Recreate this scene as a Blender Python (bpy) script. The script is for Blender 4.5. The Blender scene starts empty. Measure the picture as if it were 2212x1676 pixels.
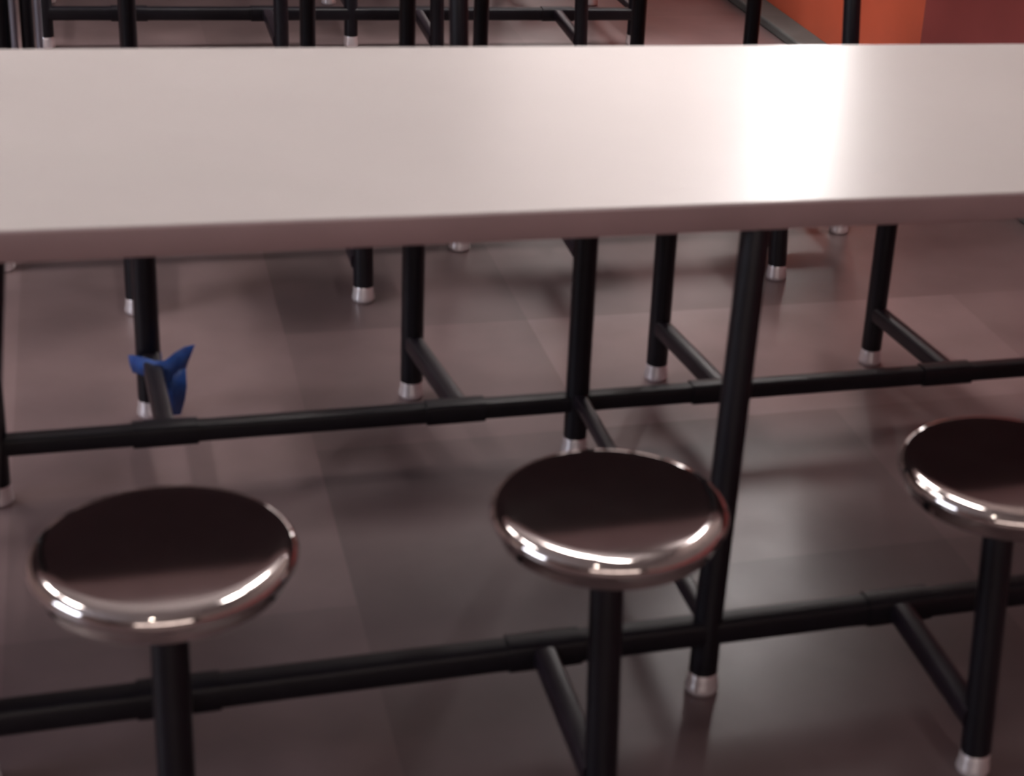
import bpy, bmesh, math, random
from mathutils import Vector, Matrix
random.seed(7)
S = bpy.context.scene
COL = S.collection
PI = math.pi

# ------------------------------------------------------------------ camera
W_PX, H_PX = 2212.0, 1676.0
F_PX, CX, CY = 3759.44, 1584.1, 675.1
pitch, roll, yaw = math.radians(23.411), math.radians(5.492), math.radians(21.623)
fw = Vector((math.sin(yaw) * math.cos(pitch), math.cos(yaw) * math.cos(pitch), -math.sin(pitch)))
r0 = Vector((math.cos(yaw), -math.sin(yaw), 0)); u0 = r0.cross(fw)
rt = r0 * math.cos(roll) + u0 * math.sin(roll)
up = -r0 * math.sin(roll) + u0 * math.cos(roll)
cd = bpy.data.cameras.new('camera')
cd.sensor_fit = 'HORIZONTAL'; cd.sensor_width = 36.0
cd.lens = F_PX / W_PX * 36.0
cd.shift_x = -(CX - W_PX / 2) / W_PX
cd.shift_y = (CY - H_PX / 2) / W_PX
cd.clip_start = 0.02
cd.dof.use_dof = True                       # the phone focused past the tables: everything slightly soft
cd.dof.focus_distance = 30.0
cd.dof.aperture_fstop = 7.5
cam = bpy.data.objects.new('camera', cd); COL.objects.link(cam)
M = Matrix((rt, up, -fw)).transposed().to_4x4()
M.translation = Vector((-0.6412, -2.0779, 1.5449))
cam.matrix_world = M
S.camera = cam

# ------------------------------------------------------------------ world, exposure
wd = bpy.data.worlds.new('world'); S.world = wd; wd.use_nodes = True
wd.node_tree.nodes['Background'].inputs[0].default_value = (0.75, 0.8, 1.0, 1)
wd.node_tree.nodes['Background'].inputs[1].default_value = 0.2
S.view_settings.view_transform = 'Standard'; S.view_settings.look = 'None'
S.view_settings.exposure = 0.85; S.view_settings.gamma = 1.0
S.view_settings.use_curve_mapping = False

# light strengths (used by the lamps, window panes and added fill panels below)
E_CEIL = 20.0
E_WIN_RIGHT = 23.0
E_WIN_LEFT = 7.0
E_FILL_DIM = 1.5
E_SPOT = 90.0
E_FILL_BACK = 1.5

# ------------------------------------------------------------------ materials
def mat(name, col, rough=0.5, metal=0.0, spec=0.5, noise=0.0, nscale=8.0, bump=0.0, bscale=60.0, col2=None, rnoise=0.0, coat=0.0, stretch=(1, 1, 1)):
    m = bpy.data.materials.new(name); m.use_nodes = True
    nt = m.node_tree; b = nt.nodes['Principled BSDF']
    b.inputs['Base Color'].default_value = (*col, 1)
    b.inputs['Roughness'].default_value = rough
    b.inputs['Metallic'].default_value = metal
    b.inputs['Specular IOR Level'].default_value = spec
    b.inputs['Coat Weight'].default_value = coat
    if noise or bump or col2 or rnoise:
        tc = nt.nodes.new('ShaderNodeTexCoord'); mp = nt.nodes.new('ShaderNodeMapping')
        mp.inputs['Scale'].default_value = stretch
        nt.links.new(tc.outputs['Object'], mp.inputs['Vector'])
    if noise or col2:
        n = nt.nodes.new('ShaderNodeTexNoise'); n.inputs['Scale'].default_value = nscale; n.inputs['Detail'].default_value = 4
        nt.links.new(mp.outputs[0], n.inputs['Vector'])
        rp = nt.nodes.new('ShaderNodeValToRGB')
        rp.color_ramp.elements[0].position = 0.35; rp.color_ramp.elements[1].position = 0.65
        c2 = col2 or tuple(min(1, c * (1 + noise)) for c in col)
        c1 = col if col2 else tuple(c * (1 - noise) for c in col)
        rp.color_ramp.elements[0].color = (*c1, 1); rp.color_ramp.elements[1].color = (*c2, 1)
        nt.links.new(n.outputs['Fac'], rp.inputs['Fac']); nt.links.new(rp.outputs['Color'], b.inputs['Base Color'])
    if rnoise:
        n = nt.nodes.new('ShaderNodeTexNoise'); n.inputs['Scale'].default_value = nscale * 1.7
        nt.links.new(mp.outputs[0], n.inputs['Vector'])
        mr = nt.nodes.new('ShaderNodeMapRange'); mr.inputs[3].default_value = rough - rnoise; mr.inputs[4].default_value = rough + rnoise
        nt.links.new(n.outputs['Fac'], mr.inputs[0]); nt.links.new(mr.outputs[0], b.inputs['Roughness'])
    if bump:
        n = nt.nodes.new('ShaderNodeTexNoise'); n.inputs['Scale'].default_value = bscale; n.inputs['Detail'].default_value = 3
        nt.links.new(mp.outputs[0], n.inputs['Vector'])
        bp = nt.nodes.new('ShaderNodeBump'); bp.inputs['Strength'].default_value = bump; bp.inputs['Distance'].default_value = 0.01
        nt.links.new(n.outputs['Fac'], bp.inputs['Height']); nt.links.new(bp.outputs[0], b.inputs['Normal'])
    return m

def emit(name, col, s):
    m = bpy.data.materials.new(name); m.use_nodes = True; nt = m.node_tree
    b = nt.nodes['Principled BSDF']; b.inputs['Base Color'].default_value = (*col, 1)
    b.inputs['Emission Color'].default_value = (*col, 1); b.inputs['Emission Strength'].default_value = s
    return m

LAMINATE = mat('white_laminate', (0.55, 0.508, 0.500), rough=0.30, noise=0.03, nscale=2.2)
EDGE = mat('brown_edge_band', (0.33, 0.225, 0.235), rough=0.45, noise=0.08, nscale=5)
UNDER = mat('dark_underside', (0.10, 0.066, 0.078), rough=0.7, noise=0.1)
BLACK = mat('black_powder_coat', (0.006, 0.005, 0.009), rough=0.42, spec=0.35, noise=0.15, nscale=30)
ARMM = mat('dark_worn_tube', (0.013, 0.009, 0.015), rough=0.36, spec=0.45, noise=0.15, nscale=20)
STEEL = mat('polished_steel', (0.62, 0.57, 0.56), rough=0.075, metal=1.0, noise=0.03, nscale=14, rnoise=0.015)
CHROME = mat('chrome_glide', (0.95, 0.90, 0.93), rough=0.18, metal=0.55)
GREYROD = mat('grey_metal_rod', (0.35, 0.36, 0.42), rough=0.3, metal=0.6, noise=0.05)
TAPE = mat('blue_tape', (0.012, 0.055, 0.26), rough=0.5, col2=(0.02, 0.09, 0.36), nscale=60)
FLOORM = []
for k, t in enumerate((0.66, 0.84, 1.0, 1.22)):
    FLOORM.append(mat('floor_tile_tone_shade', (0.200 * t, 0.138 * t, 0.142 * t), rough=0.33, noise=0.10, nscale=5.5, rnoise=0.06, bump=0.02, bscale=25))
GROUT = mat('floor_border', (0.13, 0.14, 0.14), rough=0.6, noise=0.1)
WALLM = mat('painted_wall', (0.30, 0.235, 0.22), rough=0.8, noise=0.05, nscale=2, bump=0.05, bscale=90)
CEILM = mat('ceiling_tile', (0.45, 0.42, 0.42), rough=0.9, noise=0.05, nscale=2)
ORANGE = mat('orange_paint', (0.88, 0.17, 0.085), rough=0.4, noise=0.08, nscale=2.5)
MAROON = mat('dark_red_wall', (0.42, 0.085, 0.08), rough=0.5, noise=0.08, nscale=2.5)
FRAMEM = mat('window_frame', (0.25, 0.24, 0.24), rough=0.4, noise=0.04)
LAMP = emit('lamp_diffuser', (1.0, 0.93, 0.88), E_CEIL)
PANE_R = emit('bright_daylight_pane', (1.0, 0.95, 0.93), E_WIN_RIGHT)
PANE_D = emit('dim_fill_pane', (1.0, 0.88, 0.85), E_FILL_DIM)
SPOT = emit('downlight_lens', (1.0, 0.9, 0.78), E_SPOT)
PANE_B = emit('warm_fill_pane', (1.0, 0.84, 0.76), E_FILL_BACK)
PANE_L = emit('cool_daylight_pane', (0.82, 0.88, 1.0), E_WIN_LEFT)

# ------------------------------------------------------------------ mesh helpers
def obj(name, bm, m, parent=None, smooth=False, bevel=0.0):
    me = bpy.data.meshes.new(name)
    bmesh.ops.recalc_face_normals(bm, faces=bm.faces)
    bm.to_mesh(me); bm.free()
    for mm in (m if isinstance(m, (list, tuple)) else [m]): me.materials.append(mm)
    if smooth:
        for p in me.polygons: p.use_smooth = True
        me.set_sharp_from_angle(angle=math.radians(40))
    o = bpy.data.objects.new(name, me); COL.objects.link(o)
    if parent: o.parent = parent
    if bevel:
        b = o.modifiers.new('bevel', 'BEVEL'); b.width = bevel; b.segments = 3; b.limit_method = 'ANGLE'
    return o

def tag(o, label=None, cat=None, group=None, kind=None):
    for k, v in (('label', label), ('category', cat), ('group', group), ('kind', kind)):
        if v: o[k] = v
    return o

def empty(name, loc, parent=None):
    o = bpy.data.objects.new(name, None); COL.objects.link(o); o.location = loc
    o.empty_display_size = 0.1
    if parent: o.parent = parent
    return o

def box(bm, lo, hi, mi=0):
    v = [bm.verts.new((x, y, z)) for z in (lo[2], hi[2]) for y in (lo[1], hi[1]) for x in (lo[0], hi[0])]
    for f in ((0, 2, 3, 1), (4, 5, 7, 6), (0, 1, 5, 4), (2, 6, 7, 3), (0, 4, 6, 2), (1, 3, 7, 5)):
        bm.faces.new([v[i] for i in f]).material_index = mi
    return bm

def tube(bm, pts, r, seg=20, cap=True, flat=None):
    """round tube through points; flat=(w,h) gives a rounded rectangular section"""
    pts = [Vector(p) for p in pts]; rings = []
    t0 = (pts[1] - pts[0]).normalized()
    ref = Vector((0, 0, 1)) if abs(t0.z) < 0.9 else Vector((0, 1, 0))
    for i, p in enumerate(pts):
        t = (pts[min(i + 1, len(pts) - 1)] - pts[max(i - 1, 0)]).normalized()
        a = t.cross(ref).normalized(); b = a.cross(t).normalized()
        ring = []
        for k in range(seg):
            th = 2 * PI * k / seg
            if flat:
                e = 0.45
                ca, sa = math.cos(th), math.sin(th)
                x = math.copysign(abs(ca) ** e, ca) * flat[0] / 2; y = math.copysign(abs(sa) ** e, sa) * flat[1] / 2
            else: x, y = math.cos(th) * r, math.sin(th) * r
            ring.append(bm.verts.new(p + a * x + b * y))
        rings.append(ring)
    for A, B in zip(rings, rings[1:]):
        for k in range(seg): bm.faces.new((A[k], A[(k + 1) % seg], B[(k + 1) % seg], B[k]))
    if cap: bm.faces.new(rings[0][::-1]); bm.faces.new(rings[-1])
    return bm

def lathe(bm, prof, seg=64, c=(0, 0, 0)):
    rings = []
    for r, z in prof:
        if r < 1e-6: rings.append([bm.verts.new((c[0], c[1], c[2] + z))])
        else: rings.append([bm.verts.new((c[0] + r * math.cos(2 * PI * k / seg), c[1] + r * math.sin(2 * PI * k / seg), c[2] + z)) for k in range(seg)])
    for A, B in zip(rings, rings[1:]):
        for k in range(seg):
            q = [A[k % len(A)], A[(k + 1) % len(A)], B[(k + 1) % len(B)], B[k % len(B)]]
            q = list(dict.fromkeys(q))
            if len(q) > 2: bm.faces.new(q)
    return bm

def slab(bm, x0, x1, y0, y1, z0, z1, rad, n=8, inset=0.0):
    pts = []
    for (cx, cy, a0) in ((x1 - rad, y1 - rad, 0), (x0 + rad, y1 - rad, 90), (x0 + rad, y0 + rad, 180), (x1 - rad, y0 + rad, 270)):
        for k in range(n + 1):
            a = math.radians(a0 + 90 * k / n); pts.append((cx + rad * math.cos(a), cy + rad * math.sin(a)))
    lo = [bm.verts.new((x, y, z0)) for x, y in pts]; hi = [bm.verts.new((x, y, z1)) for x, y in pts]
    bm.faces.new(lo[::-1]); bm.faces.new(hi)
    N = len(pts)
    for k in range(N): bm.faces.new((lo[k], lo[(k + 1) % N], hi[(k + 1) % N], hi[k]))
    return bm

# ------------------------------------------------------------------ the room
X0, X1, Y0, Y1, ZC = -6.0, 1.75, -6.0, 11.0, 4.0
T = 0.51; FX, FY = -0.30, 1.266          # tile grid
tone_and_shade = {(-1, 0): 2, (0, 0): 0, (1, 0): 1, (2, 0): 1, (3, 0): 1, (-1, -1): 2, (0, -1): 1, (1, -1): 3, (2, -1): 3, (3, -1): 2,  # tile tones carry some light and shade too: front cells darkened as shade
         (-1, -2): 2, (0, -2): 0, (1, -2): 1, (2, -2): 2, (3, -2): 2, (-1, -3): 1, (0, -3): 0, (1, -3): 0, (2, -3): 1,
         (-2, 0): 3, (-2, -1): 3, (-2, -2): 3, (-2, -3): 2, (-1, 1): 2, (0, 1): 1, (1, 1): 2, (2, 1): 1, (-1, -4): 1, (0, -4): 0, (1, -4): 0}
bm = bmesh.new()
i0, i1 = math.floor((X0 - FX) / T), math.ceil((X1 - FX) / T)
j0, j1 = math.floor((Y0 - FY) / T), math.ceil((Y1 - FY) / T)
for i in range(i0, i1):
    for j in range(j0, j1):
        xa, xb = max(X0, FX + i * T), min(X1, FX + (i + 1) * T)
        ya, yb = max(Y0, FY + j * T), min(Y1, FY + (j + 1) * T)
        v = [bm.verts.new(p) for p in ((xa, ya, 0), (xb, ya, 0), (xb, yb, 0), (xa, yb, 0))]
        f = bm.faces.new(v)
        f.material_index = tone_and_shade.get((i, j), random.choice((1, 2, 2, 3)))
bmesh.ops.remove_doubles(bm, verts=bm.verts, dist=1e-4)
r = bmesh.ops.extrude_face_region(bm, geom=bm.faces[:])
for e in r['geom']:
    if isinstance(e, bmesh.types.BMVert): e.co.z -= 0.1
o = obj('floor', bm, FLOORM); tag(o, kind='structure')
tag(obj('ceiling', box(bmesh.new(), (X0, Y0, ZC), (X1, Y1, ZC + 0.1)), CEILM), kind='structure')
WB = dict(x0=-3.6, x1=1.2, z0=1.5, z1=3.0)  # added glowing panel behind the camera, lights the table edge and seat rims
bm = bmesh.new()
box(bm, (X0, Y0 - 0.15, 0), (WB['x0'], Y0, ZC)); box(bm, (WB['x1'], Y0 - 0.15, 0), (X1, Y0, ZC))
box(bm, (WB['x0'], Y0 - 0.15, 0), (WB['x1'], Y0, WB['z0'])); box(bm, (WB['x0'], Y0 - 0.15, WB['z1']), (WB['x1'], Y0, ZC))
tag(obj('wall_back', bm, WALLM), kind='structure')
bm = bmesh.new(); a, b_, c, d = WB['x0'], WB['x1'], WB['z0'], WB['z1']
for k in range(5):
    xx = a + (b_ - a - 0.05) * k / 4; box(bm, (xx, Y0 - 0.06, c + 0.05), (xx + 0.05, Y0 + 0.02, d - 0.05))
box(bm, (a, Y0 - 0.06, c), (b_, Y0 + 0.02, c + 0.05)); box(bm, (a, Y0 - 0.06, d - 0.05), (b_, Y0 + 0.02, d))
f = obj('fill_panel_back', bm, FRAMEM); tag(f, kind='structure')
obj('light_pane', box(bmesh.new(), (a + 0.02, Y0 - 0.054, c + 0.02), (b_ - 0.02, Y0 - 0.046, d - 0.02)), PANE_B, f)
tag(obj('wall_far', box(bmesh.new(), (X0, Y1, 0), (X1, Y1 + 0.1, ZC)), WALLM), kind='structure')

# left wall with one wide window
WL = dict(y0=-2.0, y1=0.6, z0=1.7, z1=2.9)
bm = bmesh.new()
box(bm, (X0 - 0.15, Y0, 0), (X0, WL['y0'], ZC)); box(bm, (X0 - 0.15, WL['y1'], 0), (X0, Y1, ZC))
box(bm, (X0 - 0.15, WL['y0'], 0), (X0, WL['y1'], WL['z0'])); box(bm, (X0 - 0.15, WL['y0'], WL['z1']), (X0, WL['y1'], ZC))
tag(obj('wall_left', bm, WALLM), kind='structure')
# right wall: orange up to 0.9 m beyond the second table, dark red nearer, plain above, one tall narrow window, one added fill panel
WR = dict(y0=3.30, y1=3.70, z0=1.05, z1=3.5); WD = dict(y0=3.95, y1=8.6, z0=1.05, z1=3.7); YS = 2.62; ZS = 0.9
bm = bmesh.new()
box(bm, (X1, YS, 0), (X1 + 0.15, Y1, ZS), 1); box(bm, (X1, Y0, 0), (X1 + 0.15, YS, ZS), 2)
box(bm, (X1, Y0, ZS), (X1 + 0.15, WR['y0'], ZC), 0); box(bm, (X1, WR['y1'], ZS), (X1 + 0.15, WD['y0'], ZC), 0)
box(bm, (X1, WD['y1'], ZS), (X1 + 0.15, Y1, ZC), 0)
box(bm, (X1, WD['y0'], ZS), (X1 + 0.15, WD['y1'], WD['z0']), 0); box(bm, (X1, WD['y0'], WD['z1']), (X1 + 0.15, WD['y1'], ZC), 0)
box(bm, (X1, WR['y0'], ZS), (X1 + 0.15, WR['y1'], WR['z0']), 0); box(bm, (X1, WR['y0'], WR['z1']), (X1 + 0.15, WR['y1'], ZC), 0)
tag(obj('wall_right', bm, [WALLM, ORANGE, MAROON]), kind='structure')
tag(obj('baseboard_right', box(bmesh.new(), (X1 - 0.11, Y0, 0), (X1, Y1, 0.035)), GROUT, bevel=0.008), kind='structure')

def window(name, X, d, side, pane_mat, nx):
    fr = bmesh.new(); w = 0.05
    xa, xb = (X - 0.02, X + 0.06) if side > 0 else (X - 0.06, X + 0.02)
    y0, y1, z0, z1 = d['y0'], d['y1'], d['z0'], d['z1']
    box(fr, (xa, y0, z0), (xb, y0 + w, z1)); box(fr, (xa, y1 - w, z0), (xb, y1, z1))
    box(fr, (xa, y0 + w, z0), (xb, y1 - w, z0 + w)); box(fr, (xa, y0 + w, z1 - w), (xb, y1 - w, z1))
    for k in range(1, nx):
        yy = y0 + (y1 - y0) * k / nx; box(fr, (xa, yy - 0.02, z0 + w), (xb, yy + 0.02, z1 - w))
    f = obj(name, fr, FRAMEM); tag(f, kind='structure')
    px = X + 0.05 if side > 0 else X - 0.05
    p = obj('light_pane', box(bmesh.new(), (px - 0.004, y0 + w, z0 + w), (px + 0.004, y1 - w, z1 - w)), pane_mat, f)
window('window_1', X1, WR, 1, PANE_R, 1)
window('fill_panel_right', X1, WD, 1, PANE_D, 5)  # added dim glowing panel, brightens the tabletop beside the streak
window('window_2', X0, WL, -1, PANE_L, 3)

# ceiling lamps (above the frame): recessed-looking surface fixtures
def lamp(x, y, lab, lx=0.3, ly=1.2):
    t = empty('ceiling_lamp', (x, y, ZC)); tag(t, lab, 'lamp', 'ceiling lamps')
    b = bmesh.new()
    for lo, hi in (((-lx / 2 - .03, -ly / 2 - .03, -.07), (-lx / 2, ly / 2 + .03, 0)), ((lx / 2, -ly / 2 - .03, -.07), (lx / 2 + .03, ly / 2 + .03, 0)),
                   ((-lx / 2, -ly / 2 - .03, -.07), (lx / 2, -ly / 2, 0)), ((-lx / 2, ly / 2, -.07), (lx / 2, ly / 2 + .03, 0))):
        box(b, lo, hi)
    obj('housing', b, FRAMEM, t)
    obj('diffuser', box(bmesh.new(), (-lx / 2, -ly / 2, -.055), (lx / 2, ly / 2, -.045)), LAMP, t)
for x, y, lab in ((0.6, 1.3, 'flat ceiling lamp over the gap between first and second table'), (0.6, 3.0, 'flat ceiling lamp between second and third table'),
                  (-2.8, 1.3, 'flat ceiling lamp on the window side, nearer the camera'), (-2.8, 3.0, 'flat ceiling lamp on the window side, farther from the camera')):
    lamp(x, y, lab)
t = empty('downlight', (-1.35, -2.6, ZC)); tag(t, 'small round ceiling downlight behind the camera', 'lamp')
obj('trim_ring', lathe(bmesh.new(), [(0.07, 0), (0.10, 0), (0.10, -0.02), (0.07, -0.03), (0.07, 0)], 32), FRAMEM, t, smooth=True)
obj('lens', lathe(bmesh.new(), [(0, 0), (0.069, 0), (0.069, -0.02), (0, -0.022)], 32), SPOT, t)

# ------------------------------------------------------------------ table parts
RR = 0.018      # rail radius
HR = 0.106       # rail height
ZT = 0.74        # table height
TH = 0.041       # edge thickness
def glide(parent, x, y, r=0.0175, name='glide'):
    b = bmesh.new()
    lathe(b, [(0, 0), (r * 0.95, 0), (r * 1.12, 0.003), (r * 1.18, 0.008), (r * 1.10, 0.016), (r * 1.04, 0.024), (r * 1.03, 0.034), (r * 0.98, 0.036), (0, 0.036)], 32)
    g = obj(name, b, CHROME, parent, smooth=True); g.location = (x, y, 0)
    return g

SEAT_PROF = [(0, 0), (0.05, 0.0), (0.09, 0.0001), (0.120, 0.0003), (0.131, 0.0003), (0.1365, -0.0006), (0.1405, -0.0026), (0.1438, -0.0056), (0.1462, -0.0096), (0.1473, -0.0135),
             (0.1466, -0.0175), (0.1448, -0.0200), (0.1420, -0.0235), (0.1375, -0.0330), (0.1355, -0.0395), (0.1345, -0.0415), (0.1325, -0.0395),
             (0.1310, -0.0300), (0.120, -0.026), (0.05, -0.025), (0, -0.025)]
_seat = {}
def stool(parent, x, y, yrail, hs=0.473, lean=0.0, ax=None, rdx=None):
    """seat on a floor-standing post tied by an arm to the table's rail; y is the post, yrail the rail"""
    s = empty('stool', (x, y, 0), parent)
    if 'seat' not in _seat:
        b = bmesh.new(); lathe(b, SEAT_PROF, 96)
        o = obj('seat', b, STEEL, s, smooth=True); _seat['seat'] = o.data
        b = bmesh.new(); lathe(b, [(0, -0.026), (0.075, -0.026), (0.078, -0.030), (0.070, -0.036), (0.028, -0.052), (0.0195, -0.060), (0, -0.060)], 48)
        q = obj('mounting_plate', b, BLACK, s, smooth=True); _seat['plate'] = q.data
    else:
        o = bpy.data.objects.new('seat', _seat['seat']); COL.objects.link(o); o.parent = s
        q = bpy.data.objects.new('mounting_plate', _seat['plate']); COL.objects.link(q); q.parent = s
    o.location = (0, 0, hs); q.location = (0, 0, hs)
    b = bmesh.new(); tube(b, [(0, lean, 0.034), (0, 0, hs - 0.055)], 0.0215, 24)
    obj('post', b, BLACK, s, smooth=True)
    d = yrail - y; sg = 1 if d > 0 else -1
    b = bmesh.new()
    if ax is None: ax = -0.016 if sg > 0 else -0.004
    za = 0.118 if sg < 0 else 0.090
    dy = lean * 0.75
    rdx = (0.042 if rdx is None else rdx) if sg < 0 else 0.0
    tube(b, [(ax * 0.6, dy - sg * 0.006, za), (ax + rdx * 0.9, sg * (abs(d) - 0.03), HR + 0.002), (ax + rdx, d, HR)], 0.014, 20, flat=(0.032, 0.034))
    obj('arm', b, ARMM, s, smooth=True)
    b = bmesh.new(); tube(b, [(ax + rdx * .7 - 0.05, d, HR), (ax + rdx * .7 + 0.055, d, HR)], 0, 20, flat=(0.045, 0.045) if sg > 0 else (0.040, 0.040))
    obj('rail_sleeve', b, BLACK, s, smooth=True)
    glide(s, 0, lean, 0.021)
    return s

def table(y, x0, x1, legs, near, far, label, ya=-0.078, yb=0.669, yn=-0.302, yf=0.947, depth=0.791, name='cafeteria_table', struts=(), rods=(), leg_dx=0.0):
    t = empty(name, (0, y, 0))
    tag(t, label, 'table', 'long tables with attached stools')
    b = bmesh.new(); slab(b, x0 + 0.003, x1 - 0.003, 0.003, depth - 0.003, ZT - 0.006, ZT, 0.03)
    top = obj('tabletop', b, LAMINATE, t, smooth=False, bevel=0.0015)
    b = bmesh.new(); slab(b, x0 + 0.002, x1 - 0.002, 0.002, depth - 0.002, ZT - TH + 0.001, ZT - 0.0062, 0.03)
    obj('core_board', b, UNDER, top)
    # edge band: closed ring
    b = bmesh.new()
    def loop(ins, z):
        pts = []; rad = 0.03 + 0.001
        xa, xb, yy0, yy1 = x0 + ins, x1 - ins, ins, depth - ins
        for (cx, cy, a0) in ((xb - rad, yy1 - rad, 0), (xa + rad, yy1 - rad, 90), (xa + rad, yy0 + rad, 180), (xb - rad, yy0 + rad, 270)):
            for k in range(9):
                a = math.radians(a0 + 90 * k / 8); pts.append((cx + rad * math.cos(a), cy + rad * math.sin(a), z))
        return [b.verts.new(p) for p in pts]
    Ls = [loop(0.004, ZT - 0.0015), loop(0.001, ZT - 0.003), loop(0.0, ZT - 0.006), loop(0, ZT - TH + 0.004), loop(0.002, ZT - TH), loop(0.006, ZT - TH)]
    for A, B in zip(Ls, Ls[1:] + Ls[:1]):
        for k in range(len(A)): b.faces.new((A[k], A[(k + 1) % len(A)], B[(k + 1) % len(A)], B[k]))
    obj('edge_band', b, EDGE, top, smooth=True)
    for yy in (ya, yb):
        b = bmesh.new(); tube(b, [(legs[0], yy, HR), (legs[-1] + 0.02, yy, HR)], 0, 24, flat=(0.040, 0.040) if yy < 0.1 else (0.0335, 0.0335))
        obj('rail', b, BLACK, t, smooth=True)
    ztop = ZT - TH
    for lx in legs:
        for yy in (ya, yb):
            b = bmesh.new()
            # the near legs stand outside the board's outline and lean in under it
            if yy < 0.03: pts = [(0, 0, 0.034), (0, 0, HR + 0.02), (leg_dx, 0.100, ztop - 0.003)]
            else: pts = [(0, 0, 0.034), (0, 0, ztop - 0.003)]
            tube(b, pts, 0.0215, 24)
            lg = obj('leg', b, BLACK, t, smooth=True); lg.location = (lx, yy, 0)
            glide(lg, 0, 0, 0.0215)
        b = bmesh.new(); tube(b, [(lx, ya + 0.012, HR + 0.012), (lx, yb - 0.012, HR + 0.012)], 0, 20, flat=(0.024, 0.024))
        obj('cross_brace', b, ARMM, t, smooth=True)
    for k, sx in enumerate(near): stool(t, sx, yn, ya, lean=-0.042, ax=0.012 if k == 0 else None)
    for k, sx in enumerate(far): stool(t, sx, yf, yb, rdx=0.010 if k == 0 else None, ax=0.006 if k == 0 else None)
    for sx in struts:
        b = bmesh.new(); tube(b, [(sx, yb, HR), (sx, yb, ztop - 0.003)], 0.0155, 20)
        obj('strut', b, BLACK, t, smooth=True)
    for sx in rods:
        b = bmesh.new(); tube(b, [(sx, yb - 0.02, HR), (sx, yb - 0.02, ztop - 0.003)], 0.008, 16)
        tag(obj('lift_rod', b, GREYROD, t, smooth=True), 'pale grey metal rod')
    return t

table(0.0, -1.22, 1.60, [-0.828, 0.158, 1.13], [-0.595, -0.074, 0.476, 1.0], [-0.575, -0.095, 0.402, 0.879, 1.36],
      'long white table with brown edge in front of all others, steel stools along it', yn=-0.302, leg_dx=0.055)
table(1.76, -1.22, 1.60, [-0.845, 0.145, 1.115], [-0.582, -0.117, 0.372, 0.843], [-0.545, -0.08, 0.40, 0.865],
      'dark framed stool table standing directly behind the front table, chrome feet seen under it', ya=-0.075, yb=0.66, yn=-0.30, yf=0.93,
      struts=(-0.785,), rods=(-0.815, -0.758))
table(3.515, -1.22, 1.56, [-0.765, 0.143, 1.085], [-0.54, -0.10, 0.37, 0.83], [-0.58, -0.1, 0.38, 0.86],
      'farthest dark framed stool table, its low rail and chrome feet beside the orange wall', yb=0.46)

# ------------------------------------------------------------------ blue tape on the left far stool post
PX, PY = -0.575, 0.947
b = bmesh.new()
n = 28
for z0, z1 in ((0.088, 0.120),):
    lo = []; hi = []
    for k in range(n + 1):
        a = -PI * 0.5 + 2 * PI * k / n; rr = 0.0226 + 0.0004 * math.sin(5 * a)
        lo.append(b.verts.new((PX + rr * math.cos(a), PY + rr * math.sin(a), z0 + 0.004 * math.sin(2 * a))))
        hi.append(b.verts.new((PX + rr * math.cos(a), PY + rr * math.sin(a), z1 + 0.004 * math.sin(a + 1))))
    for k in range(n): b.faces.new((lo[k], lo[k + 1], hi[k + 1], hi[k]))
def strip(pts):          # pts: (dx, dy, z) pairs left/right edge of a crumpled strip
    prev = None
    for (a, c) in pts:
        va = b.verts.new((PX + a[0], PY + a[1], a[2])); vc = b.verts.new((PX + c[0], PY + c[1], c[2]))
        if prev: b.faces.new((prev[0], prev[1], vc, va))
        prev = (va, vc)
strip([((-0.034, -0.004, 0.126), (-0.032, 0.0, 0.104)), ((-0.027, -0.022, 0.134), (-0.028, -0.020, 0.098)), ((-0.012, -0.040, 0.138), (-0.014, -0.042, 0.104)), ((0.008, -0.062, 0.140), (0.006, -0.068, 0.104)),
       ((0.026, -0.066, 0.140), (0.028, -0.074, 0.100)), ((0.044, -0.060, 0.152), (0.048, -0.066, 0.098)), ((0.062, -0.050, 0.158), (0.060, -0.052, 0.106)), ((0.080, -0.040, 0.156), (0.068, -0.040, 0.124))])
strip([((0.022, -0.070, 0.112), (0.062, -0.060, 0.120)), ((0.024, -0.076, 0.092), (0.062, -0.070, 0.088)), ((0.024, -0.078, 0.062), (0.058, -0.066, 0.058)), ((0.030, -0.074, 0.034), (0.050, -0.060, 0.026))])
o = obj('masking_tape', b, TAPE, smooth=True)
s = o.modifiers.new('solid', 'SOLIDIFY'); s.thickness = 0.0006; s.offset = 1
tag(o, 'torn blue tape wrapped low around the leftmost far-side stool post', 'tape')
